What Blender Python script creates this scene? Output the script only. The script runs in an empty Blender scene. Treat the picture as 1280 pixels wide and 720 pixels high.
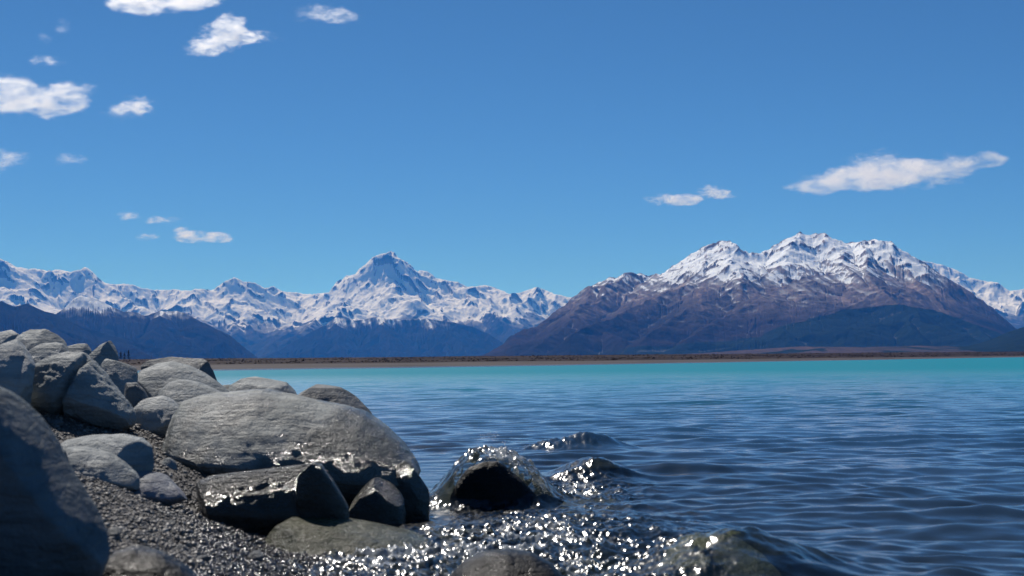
import bpy, math, random
import numpy as np
from mathutils import Matrix, Vector

# ------------------------------------------------------------------ camera
sc = bpy.context.scene
COL = sc.collection
FPX = 1758.0                      # focal length in pixels of a 1280 px wide frame
CAM_Z = 0.75
PITCH = math.atan(91.0 / FPX)
ROLL = math.radians(0.6)
_F = np.array([0, math.cos(PITCH), math.sin(PITCH)])
_R0 = np.array([1.0, 0, 0]); _U0 = np.array([0, -math.sin(PITCH), math.cos(PITCH)])
_R = _R0 * math.cos(ROLL) - _U0 * math.sin(ROLL)
_U = _U0 * math.cos(ROLL) + _R0 * math.sin(ROLL)
cam_d = bpy.data.cameras.new('camera'); cam = bpy.data.objects.new('camera', cam_d); COL.objects.link(cam)
M = Matrix(((_R[0], _U[0], -_F[0], 0), (_R[1], _U[1], -_F[1], 0), (_R[2], _U[2], -_F[2], CAM_Z), (0, 0, 0, 1)))
cam.matrix_world = M
cam_d.sensor_width = 36; cam_d.lens = FPX / 1280 * 36
cam_d.clip_start = 0.05; cam_d.clip_end = 90000
cam_d.dof.use_dof = True; cam_d.dof.focus_distance = 22.0; cam_d.dof.aperture_fstop = 5.6
sc.camera = cam

# ------------------------------------------------------------------ sky, sun, exposure
SUN_EL, SUN_AZ = 49.0, -25.0      # azimuth measured from the view direction, minus = left
w = bpy.data.worlds.new("World"); sc.world = w; w.use_nodes = True
nt = w.node_tree; nt.nodes.clear()
out = nt.nodes.new('ShaderNodeOutputWorld'); bg = nt.nodes.new('ShaderNodeBackground')
sky = nt.nodes.new('ShaderNodeTexSky'); sky.sky_type = 'NISHITA'; sky.sun_disc = False
sky.sun_elevation = math.radians(SUN_EL); sky.sun_rotation = math.radians(SUN_AZ)
sky.altitude = 700; sky.air_density = 0.35; sky.dust_density = 0.0; sky.ozone_density = 8.0
hs = nt.nodes.new('ShaderNodeMix'); hs.data_type = 'RGBA'; hs.blend_type = 'MULTIPLY'; hs.inputs[0].default_value = 1
hs.inputs[7].default_value = (.68, 1.0, 1.0, 1)     # the photograph's cold white balance
nt.links.new(sky.outputs[0], hs.inputs[6]); nt.links.new(hs.outputs[2], bg.inputs['Color'])
bg.inputs['Strength'].default_value = 0.127
nt.links.new(bg.outputs[0], out.inputs[0])
sun_d = bpy.data.lights.new('sun', 'SUN'); sun_d.energy = 4.6; sun_d.angle = math.radians(0.53)
sun_d.color = (1.0, 0.975, 0.95)
sun = bpy.data.objects.new('sun', sun_d); COL.objects.link(sun)
_a, _e = math.radians(SUN_AZ), math.radians(SUN_EL)
SUN = Vector((math.sin(_a) * math.cos(_e), math.cos(_a) * math.cos(_e), math.sin(_e)))
sun.rotation_euler = SUN.to_track_quat('Z', 'Y').to_euler(); sun.location = (0, 0, 50)
vs = sc.view_settings; vs.view_transform = 'Standard'; vs.look = 'None'; vs.exposure = 0.0; vs.gamma = 1.0
vs.use_curve_mapping = False
cy = sc.cycles
cy.max_bounces = 14; cy.diffuse_bounces = 2; cy.glossy_bounces = 3; cy.transmission_bounces = 4
cy.volume_bounces = 10; cy.transparent_max_bounces = 24; cy.caustics_reflective = False; cy.caustics_refractive = False
cy.use_denoising = True; cy.sample_clamp_indirect = 4.0
cy.volume_max_steps = 64

# ------------------------------------------------------------------ helpers
def ray(px, py):
    d = _F + _R * (px - 640) / FPX - _U * (py - 360) / FPX
    return d
def az_of(px, py=450.0):
    d = ray(px, py); return math.atan2(d[0], d[1])
def elev_of(px, py):
    d = ray(px, py); return d[2] / math.hypot(d[0], d[1])
def at(px, py, D):
    """point on the ray of a photo pixel at horizontal distance y = D"""
    d = ray(px, py); s = D / d[1]
    return np.array([d[0] * s, D, CAM_Z + d[2] * s])

def _hash(ix, iy, seed):
    h = (ix.astype(np.int64) * 374761393 + iy.astype(np.int64) * 668265263 + seed * 1442695041) & 0x7fffffff
    h = ((h ^ (h >> 13)) * 1274126177) & 0x7fffffff
    return (h ^ (h >> 16)) & 0xffff
def perlin2(x, y, seed=0):
    x0 = np.floor(x); y0 = np.floor(y); fx = x - x0; fy = y - y0
    ix = x0.astype(np.int64); iy = y0.astype(np.int64)
    u = fx * fx * fx * (fx * (fx * 6 - 15) + 10); v = fy * fy * fy * (fy * (fy * 6 - 15) + 10)
    def g(dx, dy):
        a = _hash(ix + dx, iy + dy, seed) * (2 * math.pi / 65536)
        return np.cos(a) * (fx - dx) + np.sin(a) * (fy - dy)
    a = g(0, 0); b = g(1, 0); c = g(0, 1); d = g(1, 1)
    return (a + (b - a) * u + (c - a) * v + (a - b - c + d) * u * v) * 1.5
def fbm2(x, y, o=5, seed=0, gain=.5, lac=2.03):
    s = 0; a = 1; n = 0
    for i in range(o):
        s = s + a * perlin2(x + 17.3 * i, y - 9.1 * i, seed + i); n += a; a *= gain; x = x * lac; y = y * lac
    return s / n
def ridged2(x, y, o=6, seed=0, gain=.55, lac=2.05):
    s = 0; a = 1; n = 0; wgt = 1.0
    for i in range(o):
        r = (1 - np.abs(perlin2(x + 7.7 * i, y + 3.3 * i, seed + i)) * 1.4); r = np.clip(r, 0, 1) ** 2
        s = s + a * r * wgt; n += a; wgt = np.clip(r * 1.6, 0, 1); a *= gain; x = x * lac; y = y * lac
    return s / n
def perlin2d(x, y, seed=0):
    e = .01; n = perlin2(x, y, seed)
    return n, (perlin2(x + e, y, seed) - n) / e, (perlin2(x, y + e, seed) - n) / e
def iqfbm(x, y, o=7, seed=0, gain=.5):
    """octaves are damped where the terrain is already steep: smooth gullies, sharp crests"""
    s = 0; a = 1.0; dx = 0; dy = 0
    for i in range(o):
        n, gx, gy = perlin2d(x + 5.1 * i, y - 8.7 * i, seed + i); n = 1 - 2 * np.abs(n) if i < 4 else n
        sg = -2 * np.sign(perlin2(x + 5.1 * i, y - 8.7 * i, seed + i)) if i < 4 else 1
        dx = dx + gx * sg * .6; dy = dy + gy * sg * .6
        s = s + a * n / (1 + .35 * (dx * dx + dy * dy)); a *= gain
        x, y = (x * 1.6 - y * 1.2), (x * 1.2 + y * 1.6)
    return s
def perlin3(p, seed=0):
    x, y, z = p[..., 0], p[..., 1], p[..., 2]
    x0 = np.floor(x); y0 = np.floor(y); z0 = np.floor(z); fx = x - x0; fy = y - y0; fz = z - z0
    ix = x0.astype(np.int64); iy = y0.astype(np.int64); iz = z0.astype(np.int64)
    u = fx * fx * (3 - 2 * fx); v = fy * fy * (3 - 2 * fy); w_ = fz * fz * (3 - 2 * fz)
    def g(dx, dy, dz):
        h = _hash(ix + dx, iy + dy + (iz + dz) * 57, seed)
        h2 = _hash(iy + dy + 31, iz + dz + (ix + dx) * 91, seed + 5)
        a = h * (2 * math.pi / 65536); c = h2 / 32768.0 - 1; s = np.sqrt(np.maximum(0, 1 - c * c))
        return np.cos(a) * s * (fx - dx) + np.sin(a) * s * (fy - dy) + c * (fz - dz)
    def L(a, b, t): return a + (b - a) * t
    return 1.5 * L(L(L(g(0,0,0), g(1,0,0), u), L(g(0,1,0), g(1,1,0), u), v),
                   L(L(g(0,0,1), g(1,0,1), u), L(g(0,1,1), g(1,1,1), u), v), w_)
def fbm3(p, o=4, seed=0, gain=.5, lac=2.1):
    s = 0; a = 1; n = 0
    for i in range(o):
        s = s + a * perlin3(p + 11.7 * i, seed + i); n += a; a *= gain; p = p * lac
    return s / n
def sstep(a, b, x):
    t = np.clip((x - a) / (b - a), 0, 1); return t * t * (3 - 2 * t)

def mesh_np(name, verts, faces, mat=None, smooth=True, attrs=None):
    verts = np.asarray(verts, dtype=np.float32); faces = np.asarray(faces, dtype=np.int32)
    me = bpy.data.meshes.new(name); k = faces.shape[1]
    me.vertices.add(len(verts)); me.vertices.foreach_set('co', verts.ravel())
    me.loops.add(faces.size); me.loops.foreach_set('vertex_index', faces.ravel())
    me.polygons.add(len(faces)); me.polygons.foreach_set('loop_start', np.arange(0, faces.size, k, dtype=np.int32))
    me.polygons.foreach_set('use_smooth', np.full(len(faces), smooth))
    for an, av in (attrs or {}).items():
        at_ = me.attributes.new(an, 'FLOAT', 'POINT'); at_.data.foreach_set('value', np.asarray(av, dtype=np.float32).ravel())
    me.update(calc_edges=True); me.validate()
    if mat: me.materials.append(mat)
    return me
def grid_faces(nr, nc, closed=False):
    i = np.arange(nr - 1)[:, None]; m = nc if closed else nc - 1; j = np.arange(m)[None, :]; j2 = (j + 1) % nc
    return np.stack([i * nc + j, i * nc + j2, (i + 1) * nc + j2, (i + 1) * nc + j], -1).reshape(-1, 4)
def link(name, me, parent=None):
    o = bpy.data.objects.new(name, me); COL.objects.link(o)
    if parent: o.parent = parent
    return o
def tag(o, label=None, cat=None, group=None, kind=None):
    if label: o['label'] = label
    if cat: o['category'] = cat
    if group: o['group'] = group
    if kind: o['kind'] = kind
    return o

# node helpers
class NT:
    def __init__(s, name):
        s.m = bpy.data.materials.new(name); s.m.use_nodes = True; s.t = s.m.node_tree; s.t.nodes.clear()
        s.out = s.n('ShaderNodeOutputMaterial')
    def n(s, t, **kw):
        nd = s.t.nodes.new(t)
        for k, v in kw.items():
            if k.startswith('_'): setattr(nd, k[1:], v)
            else: s.set(nd.inputs[k.replace('__', ' ')], v)
        return nd
    def set(s, sock, v):
        if isinstance(v, bpy.types.NodeSocket): s.t.links.new(v, sock)
        elif isinstance(v, tuple) and len(v) == 3 and sock.type == 'RGBA': sock.default_value = (*v, 1)
        else: sock.default_value = v
    def math(s, op, a, b=None, c=None, clamp=False):
        nd = s.t.nodes.new('ShaderNodeMath'); nd.operation = op; nd.use_clamp = clamp
        for i, v in enumerate((a, b, c)):
            if v is not None: s.set(nd.inputs[i], v)
        return nd.outputs[0]
    def vmath(s, op, a, b=None, scale=None):
        nd = s.t.nodes.new('ShaderNodeVectorMath'); nd.operation = op; s.set(nd.inputs[0], a)
        if b is not None: s.set(nd.inputs[1], b)
        if scale is not None: s.set(nd.inputs['Scale'], scale)
        return nd
    def mix(s, f, a, b, mode='MIX'):
        nd = s.t.nodes.new('ShaderNodeMix'); nd.data_type = 'RGBA'; nd.blend_type = mode
        s.set(nd.inputs[0], f); s.set(nd.inputs[6], a); s.set(nd.inputs[7], b); return nd.outputs[2]
    def noise(s, vec, scale, detail=4, rough=.5, dist=0.0, out='Fac', lac=2.0):
        nd = s.t.nodes.new('ShaderNodeTexNoise'); s.set(nd.inputs['Vector'], vec); s.set(nd.inputs['Scale'], scale)
        nd.inputs['Detail'].default_value = detail; nd.inputs['Roughness'].default_value = rough
        nd.inputs['Distortion'].default_value = dist; nd.inputs['Lacunarity'].default_value = lac
        return nd.outputs[out]
    def ramp(s, f, lo, hi, a=0.0, b=1.0, smooth=True):
        nd = s.t.nodes.new('ShaderNodeMapRange'); nd.interpolation_type = 'SMOOTHSTEP' if smooth else 'LINEAR'
        s.set(nd.inputs[0], f); s.set(nd.inputs[1], lo); s.set(nd.inputs[2], hi); s.set(nd.inputs[3], a); s.set(nd.inputs[4], b)
        return nd.outputs[0]
    def attr(s, name):
        nd = s.t.nodes.new('ShaderNodeAttribute'); nd.attribute_name = name; return nd.outputs['Fac']
    def pos(s):
        return s.t.nodes.new('ShaderNodeNewGeometry').outputs['Position']
    def obj(s):
        return s.t.nodes.new('ShaderNodeTexCoord').outputs['Object']
    def sep(s, v):
        nd = s.t.nodes.new('ShaderNodeSeparateXYZ'); s.set(nd.inputs[0], v); return nd.outputs
    def bump(s, h, strength=1.0, dist=1.0, normal=None):
        nd = s.t.nodes.new('ShaderNodeBump'); s.set(nd.inputs['Height'], h); s.set(nd.inputs['Strength'], strength)
        s.set(nd.inputs['Distance'], dist)
        if normal is not None: s.set(nd.inputs['Normal'], normal)
        return nd.outputs[0]
    def surf(s, sh): s.t.links.new(sh, s.out.inputs['Surface']); return s.m
# ------------------------------------------------------------------ mountains (height fields)
def erode(h, n=120000, steps=60, seed=1, rate=.25, cell=12.0, cap=6.0):
    rng = np.random.default_rng(seed); nr, nc = h.shape; h = h / cell
    batch = 12000
    for b in range(max(1, n // batch)):
        x = rng.uniform(1, nc - 3, batch); y = rng.uniform(1, nr - 3, batch)
        dx = np.zeros(batch); dy = np.zeros(batch); vel = np.ones(batch); wat = np.ones(batch); sed = np.zeros(batch)
        alive = np.ones(batch, bool)
        for st in range(steps):
            ix = x.astype(int); iy = y.astype(int); fx = x - ix; fy = y - iy
            a = h[iy, ix]; b_ = h[iy, ix + 1]; c = h[iy + 1, ix]; d = h[iy + 1, ix + 1]
            gx = (b_ - a) * (1 - fy) + (d - c) * fy; gy = (c - a) * (1 - fx) + (d - b_) * fx
            ho = a * (1 - fx) * (1 - fy) + b_ * fx * (1 - fy) + c * (1 - fx) * fy + d * fx * fy
            dx = dx * .15 - gx * .85; dy = dy * .15 - gy * .85
            L = np.sqrt(dx * dx + dy * dy) + 1e-9; dx /= L; dy /= L
            nx = np.clip(x + dx, 1, nc - 3.001); ny = np.clip(y + dy, 1, nr - 3.001)
            jx = nx.astype(int); jy = ny.astype(int); ex = nx - jx; ey = ny - jy
            hn = h[jy, jx] * (1 - ex) * (1 - ey) + h[jy, jx + 1] * ex * (1 - ey) + h[jy + 1, jx] * (1 - ex) * ey + h[jy + 1, jx + 1] * ex * ey
            dh = hn - ho
            c_ = np.maximum(-dh, .01) * vel * wat * cap
            dep = np.where(dh > 0, np.minimum(dh, sed), np.where(sed > c_, (sed - c_) * .3, -np.minimum((c_ - sed) * rate, -np.minimum(dh, 0))))
            dep = dep * .12
            sed = sed - dep
            idx = iy * nc + ix
            H = h.ravel()
            for o_, w_ in ((0, (1 - fx) * (1 - fy)), (1, fx * (1 - fy)), (nc, (1 - fx) * fy), (nc + 1, fx * fy)):
                H += np.bincount(idx + o_, weights=dep * w_, minlength=H.size)
            h = H.reshape(nr, nc)
            vel = np.sqrt(np.maximum(vel * vel - dh * 2, .01)); vel = np.minimum(vel, 3); wat *= .985
            x, y = nx, ny
    return h * cell

def blur(a, k):
    for _ in range(k):
        a = (np.pad(a, ((1, 1), (0, 0)), 'edge')[:-2] + 2 * a + np.pad(a, ((1, 1), (0, 0)), 'edge')[2:]) / 4
        a = (np.pad(a, ((0, 0), (1, 1)), 'edge')[:, :-2] + 2 * a + np.pad(a, ((0, 0), (1, 1)), 'edge')[:, 2:]) / 4
    return a

def seg_height(X, Y, segs):
    """height of a terrain carried by ridge segments (x0,y0,z0,x1,y1,z1,slope): the flanks fall away from each ridge"""
    H = np.full(X.shape, -1e9, np.float32)
    for (x0, y0, z0, x1, y1, z1, k) in segs:
        rad = max(z0, z1) / k * 1.05
        if x0 == x1 and y0 == y1: x1 += 1
        m = (X > min(x0, x1) - rad) & (X < max(x0, x1) + rad) & (Y > min(y0, y1) - rad) & (Y < max(y0, y1) + rad)
        if not m.any(): continue
        xs = X[m]; ys = Y[m]; dx = x1 - x0; dy = y1 - y0
        t = np.clip(((xs - x0) * dx + (ys - y0) * dy) / (dx * dx + dy * dy), 0, 1)
        d = np.hypot(xs - x0 - t * dx, ys - y0 - t * dy)
        kk = k * (1 + .0 * d)
        h = z0 + (z1 - z0) * t - kk * d * (1 - .28 * np.clip(d * k / max(z0, z1, 1), 0, 1))
        H[m] = np.maximum(H[m], h)
    return H

def mountain(name, pts, D0, Lf, Lb, cols, rows, mat, seed, spur=500., foot=6., k=.62, ndrop=120000, rough=.07, crisp=.5,
             snow=None, wob=.12, teeth=.05, extra=None, label=None, ribs=(), sub=True, sl=(.8, 1.15)):
    rng = random.Random(seed)
    az = np.array([az_of(*p) for p in pts]); el = np.array([elev_of(*p) for p in pts])
    A = np.linspace(az[0], az[-1], cols); S = np.interp(A, az, el)
    S = S + teeth * .02 * (fbm2(A * 180, A * 0 + seed, 4, seed + 40)) * np.clip(S / .03, 0, 1)
    # local frame: x across (arc length at D0), y depth from the foot line
    ridge_y = Lf * (1 + wob * 1.5 * fbm2(A * 22, A * 0 + 3.3, 3, seed + 9))
    Hr = np.maximum(CAM_Z + S * D0 - foot, 2.0)
    xa = A * D0
    segs = []
    st = max(2, int(cols / 110))
    ii = list(range(0, cols, st)) + [cols - 1]
    for i, j in zip(ii[:-1], ii[1:]):
        segs.append((xa[i], ridge_y[i], Hr[i], xa[j], ridge_y[j], Hr[j], k * 1.25))
    def rib(x, y, z, ang, length, zend, depth):
        """one crooked ridge running down from (x, y, z); ang 0 = straight towards the viewer"""
        n = 5 if depth == 0 else 3; px_, py_, pz_ = x, y, z; a = ang
        for q in range(n):
            a += rng.uniform(-.28, .28); nx = px_ + math.sin(a) * length / n; ny = py_ - math.cos(a) * length / n
            f = (q + 1) / n; nz = zend + (z - zend) * (1 - f) ** 1.12 * (1 + rng.uniform(-.04, .05))
            nz = min(nz, pz_ * (1.02 if rng.random() < .3 else .985)); segs.append((px_, py_, pz_, nx, ny, nz, k * rng.uniform(.9, 1.25)))
            if depth < 1 and sub and pz_ > 60:
                for sgn in (-1, 1):
                    if rng.random() < .85:
                        rib(px_ + (nx - px_) * rng.random(), py_ + (ny - py_) * .5, (pz_ + nz) / 2 * .97, a + sgn * rng.uniform(.6, 1.1), length * rng.uniform(.22, .36), (pz_ + nz) / 2 * .45, depth + 1)
            px_, py_, pz_ = nx, ny, nz
    x = xa[0]
    while x < xa[-1]:
        H = float(np.interp(x, xa, Hr)); ry = float(np.interp(x, xa, ridge_y))
        for dirn in (0, math.pi):
            rib(x, ry, H * .985, dirn + rng.uniform(-.45, .45), (ry if dirn == 0 else Lb) * rng.uniform(*sl), 3, 0)
        x += spur * rng.uniform(.55, 1.45) * (.45 + .55 * min(1, H / Hr.max() * 1.3))
    # hand placed ridges: ((px, py, depth fraction), ...) each vertex by photo pixel and depth
    for rb in ribs:
        P_ = []
        for (px, py, f) in rb['p']:
            a = az_of(px, py); dd = D0 - Lf + f * Lf; P_.append((a * D0, f * Lf, CAM_Z + elev_of(px, py) * dd - foot))
        for p, q in zip(P_[:-1], P_[1:]): segs.append((*p, *q, rb.get('k', k)))
    d = (D0 - Lf) + np.linspace(0, Lf + Lb, rows)[:, None] + 0 * A[None, :]
    LX = A[None, :] * D0 + 0 * d; LY = d - (D0 - Lf)
    X = d * np.sin(A)[None, :]; Y = d * np.cos(A)[None, :]
    wsc = spur * .9
    wx = fbm2(X / wsc, Y / wsc, 4, seed + 3) * spur * .2; wy = fbm2(X / wsc + 50, Y / wsc, 4, seed + 4) * spur * .2
    wx = wx + fbm2(X / 70, Y / 70, 2, seed + 5) * 16; wy = wy + fbm2(X / 70 + 9, Y / 70, 2, seed + 6) * 16
    h = seg_height(LX + wx, LY + wy, segs)
    edge = np.minimum(LY / (Lf * .12), 1) * np.minimum((Lf + Lb - LY) / (Lb * .12), 1)
    h = np.maximum(h, 0) * np.clip(edge, 0, 1)
    loc = np.clip(h / Hr.max(), 0, 1) ** .7
    h = h + Hr.max() * rough * (iqfbm(X / (spur * .62), Y / (spur * .75), 7, seed, .44) - .3) * loc
    h = np.maximum(h, 0)
    cell = .5 * (D0 * (A[-1] - A[0]) / cols + (Lf + Lb) / rows)
    if ndrop: h = erode(h, ndrop, 50, seed, cell=cell, rate=.35, cap=9)
    loc = np.clip(h / Hr.max(), 0, 1) ** .5
    h = h + cell * crisp * (ridged2(X / 130, Y / 130, 5, seed + 61) - .4) * loc
    Hlim = (Hr[None, :] + foot - CAM_Z) / D0 * d - foot + CAM_Z
    def top(): return ((h + foot - CAM_Z) / d).max(0) * D0 - foot + CAM_Z
    def sm(a_, k_):
        for _ in range(2): a_ = np.convolve(np.pad(a_, k_, 'edge'), np.ones(2 * k_ + 1) / (2 * k_ + 1), 'valid')
        return a_
    for _ in range(2):
        fac = np.clip(sm(Hr / np.maximum(top(), 1.0), int(cols / 40)), .5, 2.0)
        h = h * fac[None, :]
    res = Hr - top(); ry_ = ridge_y[None, :]
    h = h + (np.maximum(sm(res, 3), 0) * .5 + np.maximum(res, 0) * .5)[None, :] * np.exp(-((LY - ry_) / (Lf * .09)) ** 2)
    # nothing may stand above the traced skyline; what would is worn back to just under it
    h = np.where(h > Hlim, Hlim - np.minimum((h - Hlim) * .12, 12), h); h = np.maximum(h, 0)
    lo = blur(h, 14); curv = (h - lo) / cell
    gy_, gx_ = np.gradient(h); gx_ = gx_ / (d * (A[1] - A[0])); gy_ = gy_ / ((Lf + Lb) / (rows - 1)); slope = np.sqrt(gx_ ** 2 + gy_ ** 2)
    z = h + foot; z[0] -= 8; z[-1] -= 8
    V = np.stack([X, Y, z], -1).reshape(-1, 3)
    px = 640 + np.tan(A) * FPX
    PX = px[None, :] + 0 * z
    PY = 449 - (z - CAM_Z) / d * FPX
    sn = snow(PX, z, slope, curv, X, Y) if snow else np.zeros_like(z)
    at_ = {'snow': sn, 'curv': curv, 'slope': slope}
    if extra: at_.update(extra(PX, z, slope, curv, X, Y, h))
    o = link(name, mesh_np(name, V, grid_faces(rows, cols), mat, True, at_))
    o['kind'] = 'structure'
    if label: o['label'] = label
    return o

def mountain_mat(name, rock1, rock2, low1, low2, fine=0.02, line=0.0):
    m = NT(name); P = m.pos(); sn = m.attr('snow'); cv = m.attr('curv'); fo = m.attr('forest')
    n1 = m.noise(P, fine, 6, .65); n2 = m.noise(P, fine * .16, 5, .6); n3 = m.noise(P, fine * .035, 4, .6)
    rock = m.mix(m.ramp(n2, .35, .65), rock1, rock2)
    rock = m.mix(m.ramp(n1, .35, .7), rock, m.mix(1.0, rock, (.6, .58, .57), 'MULTIPLY'))
    low = m.mix(m.ramp(n3, .4, .6), low1, low2); low = m.mix(m.ramp(n1, .4, .75), low, m.mix(1.0, low, (.7, .7, .7), 'MULTIPLY'))
    hi = m.attr('alt')
    base = m.mix(hi, low, rock)
    mp = m.n('ShaderNodeMapping'); m.set(mp.inputs[0], P); mp.inputs['Rotation'].default_value = (0, 0, .3); mp.inputs['Scale'].default_value = (1, .13, .4)
    stk = m.noise(mp.outputs[0], fine * 1.3, 4, .6, .6)
    base = m.mix(m.math('MULTIPLY', m.ramp(stk, .50, .68), m.math('ADD', .25, m.math('MULTIPLY', hi, .45))), base, m.mix(1.0, base, (2.1, 1.95, 1.9), 'MULTIPLY'))
    base = m.mix(m.ramp(stk, .32, .46, .5, 0), base, m.mix(1.0, base, (.45, .45, .5), 'MULTIPLY'))
    forest = m.mix(m.ramp(n1, .3, .7), (.006, .014, .010), (.010, .020, .013))
    base = m.mix(m.ramp(m.math('ADD', fo, m.math('MULTIPLY', m.math('SUBTRACT', n2, .5), .5)), .42, .58), base, forest)
    s = m.math('ADD', sn, m.math('MULTIPLY', m.math('SUBTRACT', n1, .5), .20))
    s = m.math('ADD', s, m.math('MULTIPLY', m.math('SUBTRACT', n2, .5), .35))
    sf = m.math('ADD', m.math('MULTIPLY', m.ramp(s, .42, .54), .66), m.math('MULTIPLY', m.ramp(s, .10, .50), .34))
    colr = m.mix(sf, base, (.80, .87, .96))
    bh = m.math('ADD', m.math('MULTIPLY', n1, 1.0), m.math('MULTIPLY', n2, 3.0))
    nb = m.bump(bh, .8, .35 / fine)
    nb_s = m.bump(bh, .35, .35 / fine)
    b1 = m.n('ShaderNodeBsdfPrincipled', Base__Color=base, Roughness=.95, Normal=nb); b1.inputs['Specular IOR Level'].default_value = .02
    b2 = m.n('ShaderNodeBsdfPrincipled', Base__Color=(.80, .87, .96), Roughness=.8, Normal=nb_s); b2.inputs['Specular IOR Level'].default_value = .1
    mx = m.n('ShaderNodeMixShader'); m.set(mx.inputs[0], sf); m.t.links.new(b1.outputs[0], mx.inputs[1]); m.t.links.new(b2.outputs[0], mx.inputs[2])
    return m.surf(mx.outputs[0])

FAR = [(-160,330),(-60,336),(-20,318),(0,323),(8,326),(21,334),(44,335),(62,338),(77,337),(87,340),(100,337),(107,333),(112,336),(123,347),(133,355),(165,355),(177,360),(192,362),
 (229,362),(238,364),(243,361),(258,361),(264,363),(280,352),(293,346),(304,352),(318,353),(331,360),(342,358),(353,364),(384,367),(411,366),(420,353),(433,344),(444,343),(453,329),(464,322),
 (477,317),(492,314),(497,320),(510,327),(520,338),(534,339),(545,347),(560,351),(572,352),(585,359),(605,356),(620,360),(637,366),(650,366),(672,358),(687,365),(707,371),(760,375),(850,372),
 (950,366),(1050,350),(1120,335),(1152,325),(1182,332),(1200,339),(1212,347),(1226,350),(1247,353),(1262,364),(1280,361),(1340,350),(1420,365)]
FRONT = [(300,452),(327,448),(370,425),(395,412),(409,405),(420,396),(445,401),(470,396),(500,400),(530,398),(560,402),(590,408),(612,418),(640,436),(680,446),(720,450)]
L2 = [(-200,392),(-60,388),(20,392),(55,394),(71,392),(83,383),(92,373),(100,370),(117,372),(125,375),(142,384),(154,390),(167,389),(181,395),(200,389),(220,389),(233,391),(247,400),(264,408),(287,419),(302,431),(318,444),(330,452)]
L1 = [(-260,355),(-120,364),(-40,372),(0,376),(10,380),(19,383),(33,379),(50,387),(71,393),(100,407),(140,420),(190,433),(240,443),(290,452)]
RIGHT = [(560,453),(590,449),(610,441),(624,433),(638,416),(655,411),(670,409),(683,397),(707,380),(728,362),(749,352),(768,346),(786,340),(798,342),(810,344),(826,342),(845,330),(869,314),(887,305),
 (900,302),(911,300),(922,307),(930,315),(950,316),(962,310),(983,298),(1001,290),(1010,294),(1019,292),(1031,291),(1042,298),(1060,304),(1075,301),(1090,300),(1114,302),(1128,313),(1146,323),
 (1167,336),(1185,348),(1211,363),(1241,385),(1265,405),(1300,425),(1340,446)]
FOOT = [(600,452),(760,446),(850,443),(940,437),(1000,433),(1080,434),(1150,432),(1210,433),(1240,424),(1262,414),(1282,408),(1340,396),(1420,400)]

def snow_far(px, z, sl, cv, X, Y):
    line = np.interp(px, [0, 200, 330, 420, 600, 720, 1280], [440, 420, 400, 400, 430, 430, 470])
    s = .5 + (z - line - 80) / 340. + fbm2(X / 500, Y / 500, 4, 77) * .5
    return np.clip(s, 0, 1.0) - np.clip(sl - .85, 0, 1.0) * .75 - np.clip(cv, -1, 2) * .12 + .06
def snow_front(px, z, sl, cv, X, Y):
    s = .5 + (z - 405) / 150. + fbm2(X / 300, Y / 300, 4, 71) * .4 + fbm2((X + .3 * Y) / 50, Y / 600, 3, 75) * .6
    return np.clip(s, 0, 1.05) - np.clip(sl - 1.0, 0, 1) * .3 - np.clip(cv, -1.5, 1.5) * .18
def snow_l2(px, z, sl, cv, X, Y):
    line = np.interp(px, [0, 90, 170, 240, 300], [470, 355, 345, 330, 420])
    s = .45 + (z - line) / 110. + fbm2(X / 200, Y / 200, 4, 72) * .4 + fbm2((X + .3 * Y) / 36, Y / 420, 3, 76) * .25
    return np.clip(s, 0, .8) - np.clip(sl - 1.0, 0, 1) * .3 - np.clip(cv, -1.5, 1.5) * .2
def snow_right(px, z, sl, cv, X, Y):
    line = np.interp(px, [600, 720, 800, 900, 1000, 1130, 1200, 1280], [450, 435, 440, 415, 400, 440, 480, 520])
    s = .42 + (z - line) / 330. + fbm2(X / 260, Y / 500, 5, 73) * .36 + fbm2((X + .35 * Y) / 42, Y / 520, 3, 74) * .46
    return np.clip(s, 0, .85) - np.clip(sl - .75, 0, 1.) * .6 - np.clip(cv, -1.5, 2.5) * .34
def alt_fn(lo, hi):
    def f(px, z, sl, cv, X, Y, h):
        return {'alt': sstep(lo, hi, z + fbm2(X / 400, Y / 400, 4, 5) * 90), 'forest': 0 * z}
    return f
def right_extra(px, z, sl, cv, X, Y, h):
    n = fbm2(X / 350, Y / 350, 4, 15)
    top = np.interp(px, [600, 700, 850, 950, 1000, 1060, 1120, 1180, 1240, 1290], [40, 60, 70, 110, 170, 220, 240, 210, 120, 60])
    f = sstep(25, -25, z - top + n * 40) * np.interp(px, [560, 700, 850, 960, 1030, 1300], [.25, .45, .62, .9, 1, 1])
    return {'alt': sstep(130, 330, z + n * 90), 'forest': f}
def foot_extra(px, z, sl, cv, X, Y, h):
    n = fbm2(X / 120, Y / 420, 4, 25)
    f = np.clip(.42 + n * .9 + np.interp(px, [600, 1180, 1240, 1300], [0, 0, .6, .7]), 0, 1)
    return {'alt': 0 * z, 'forest': f}
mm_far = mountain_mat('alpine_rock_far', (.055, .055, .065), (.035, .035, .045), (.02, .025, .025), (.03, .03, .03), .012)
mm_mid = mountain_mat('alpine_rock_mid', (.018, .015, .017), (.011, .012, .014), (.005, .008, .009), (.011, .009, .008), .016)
mm_right = mountain_mat('alpine_rock_right', (.19, .158, .155), (.10, .085, .088), (.034, .025, .026), (.010, .011, .012), .022)
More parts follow.
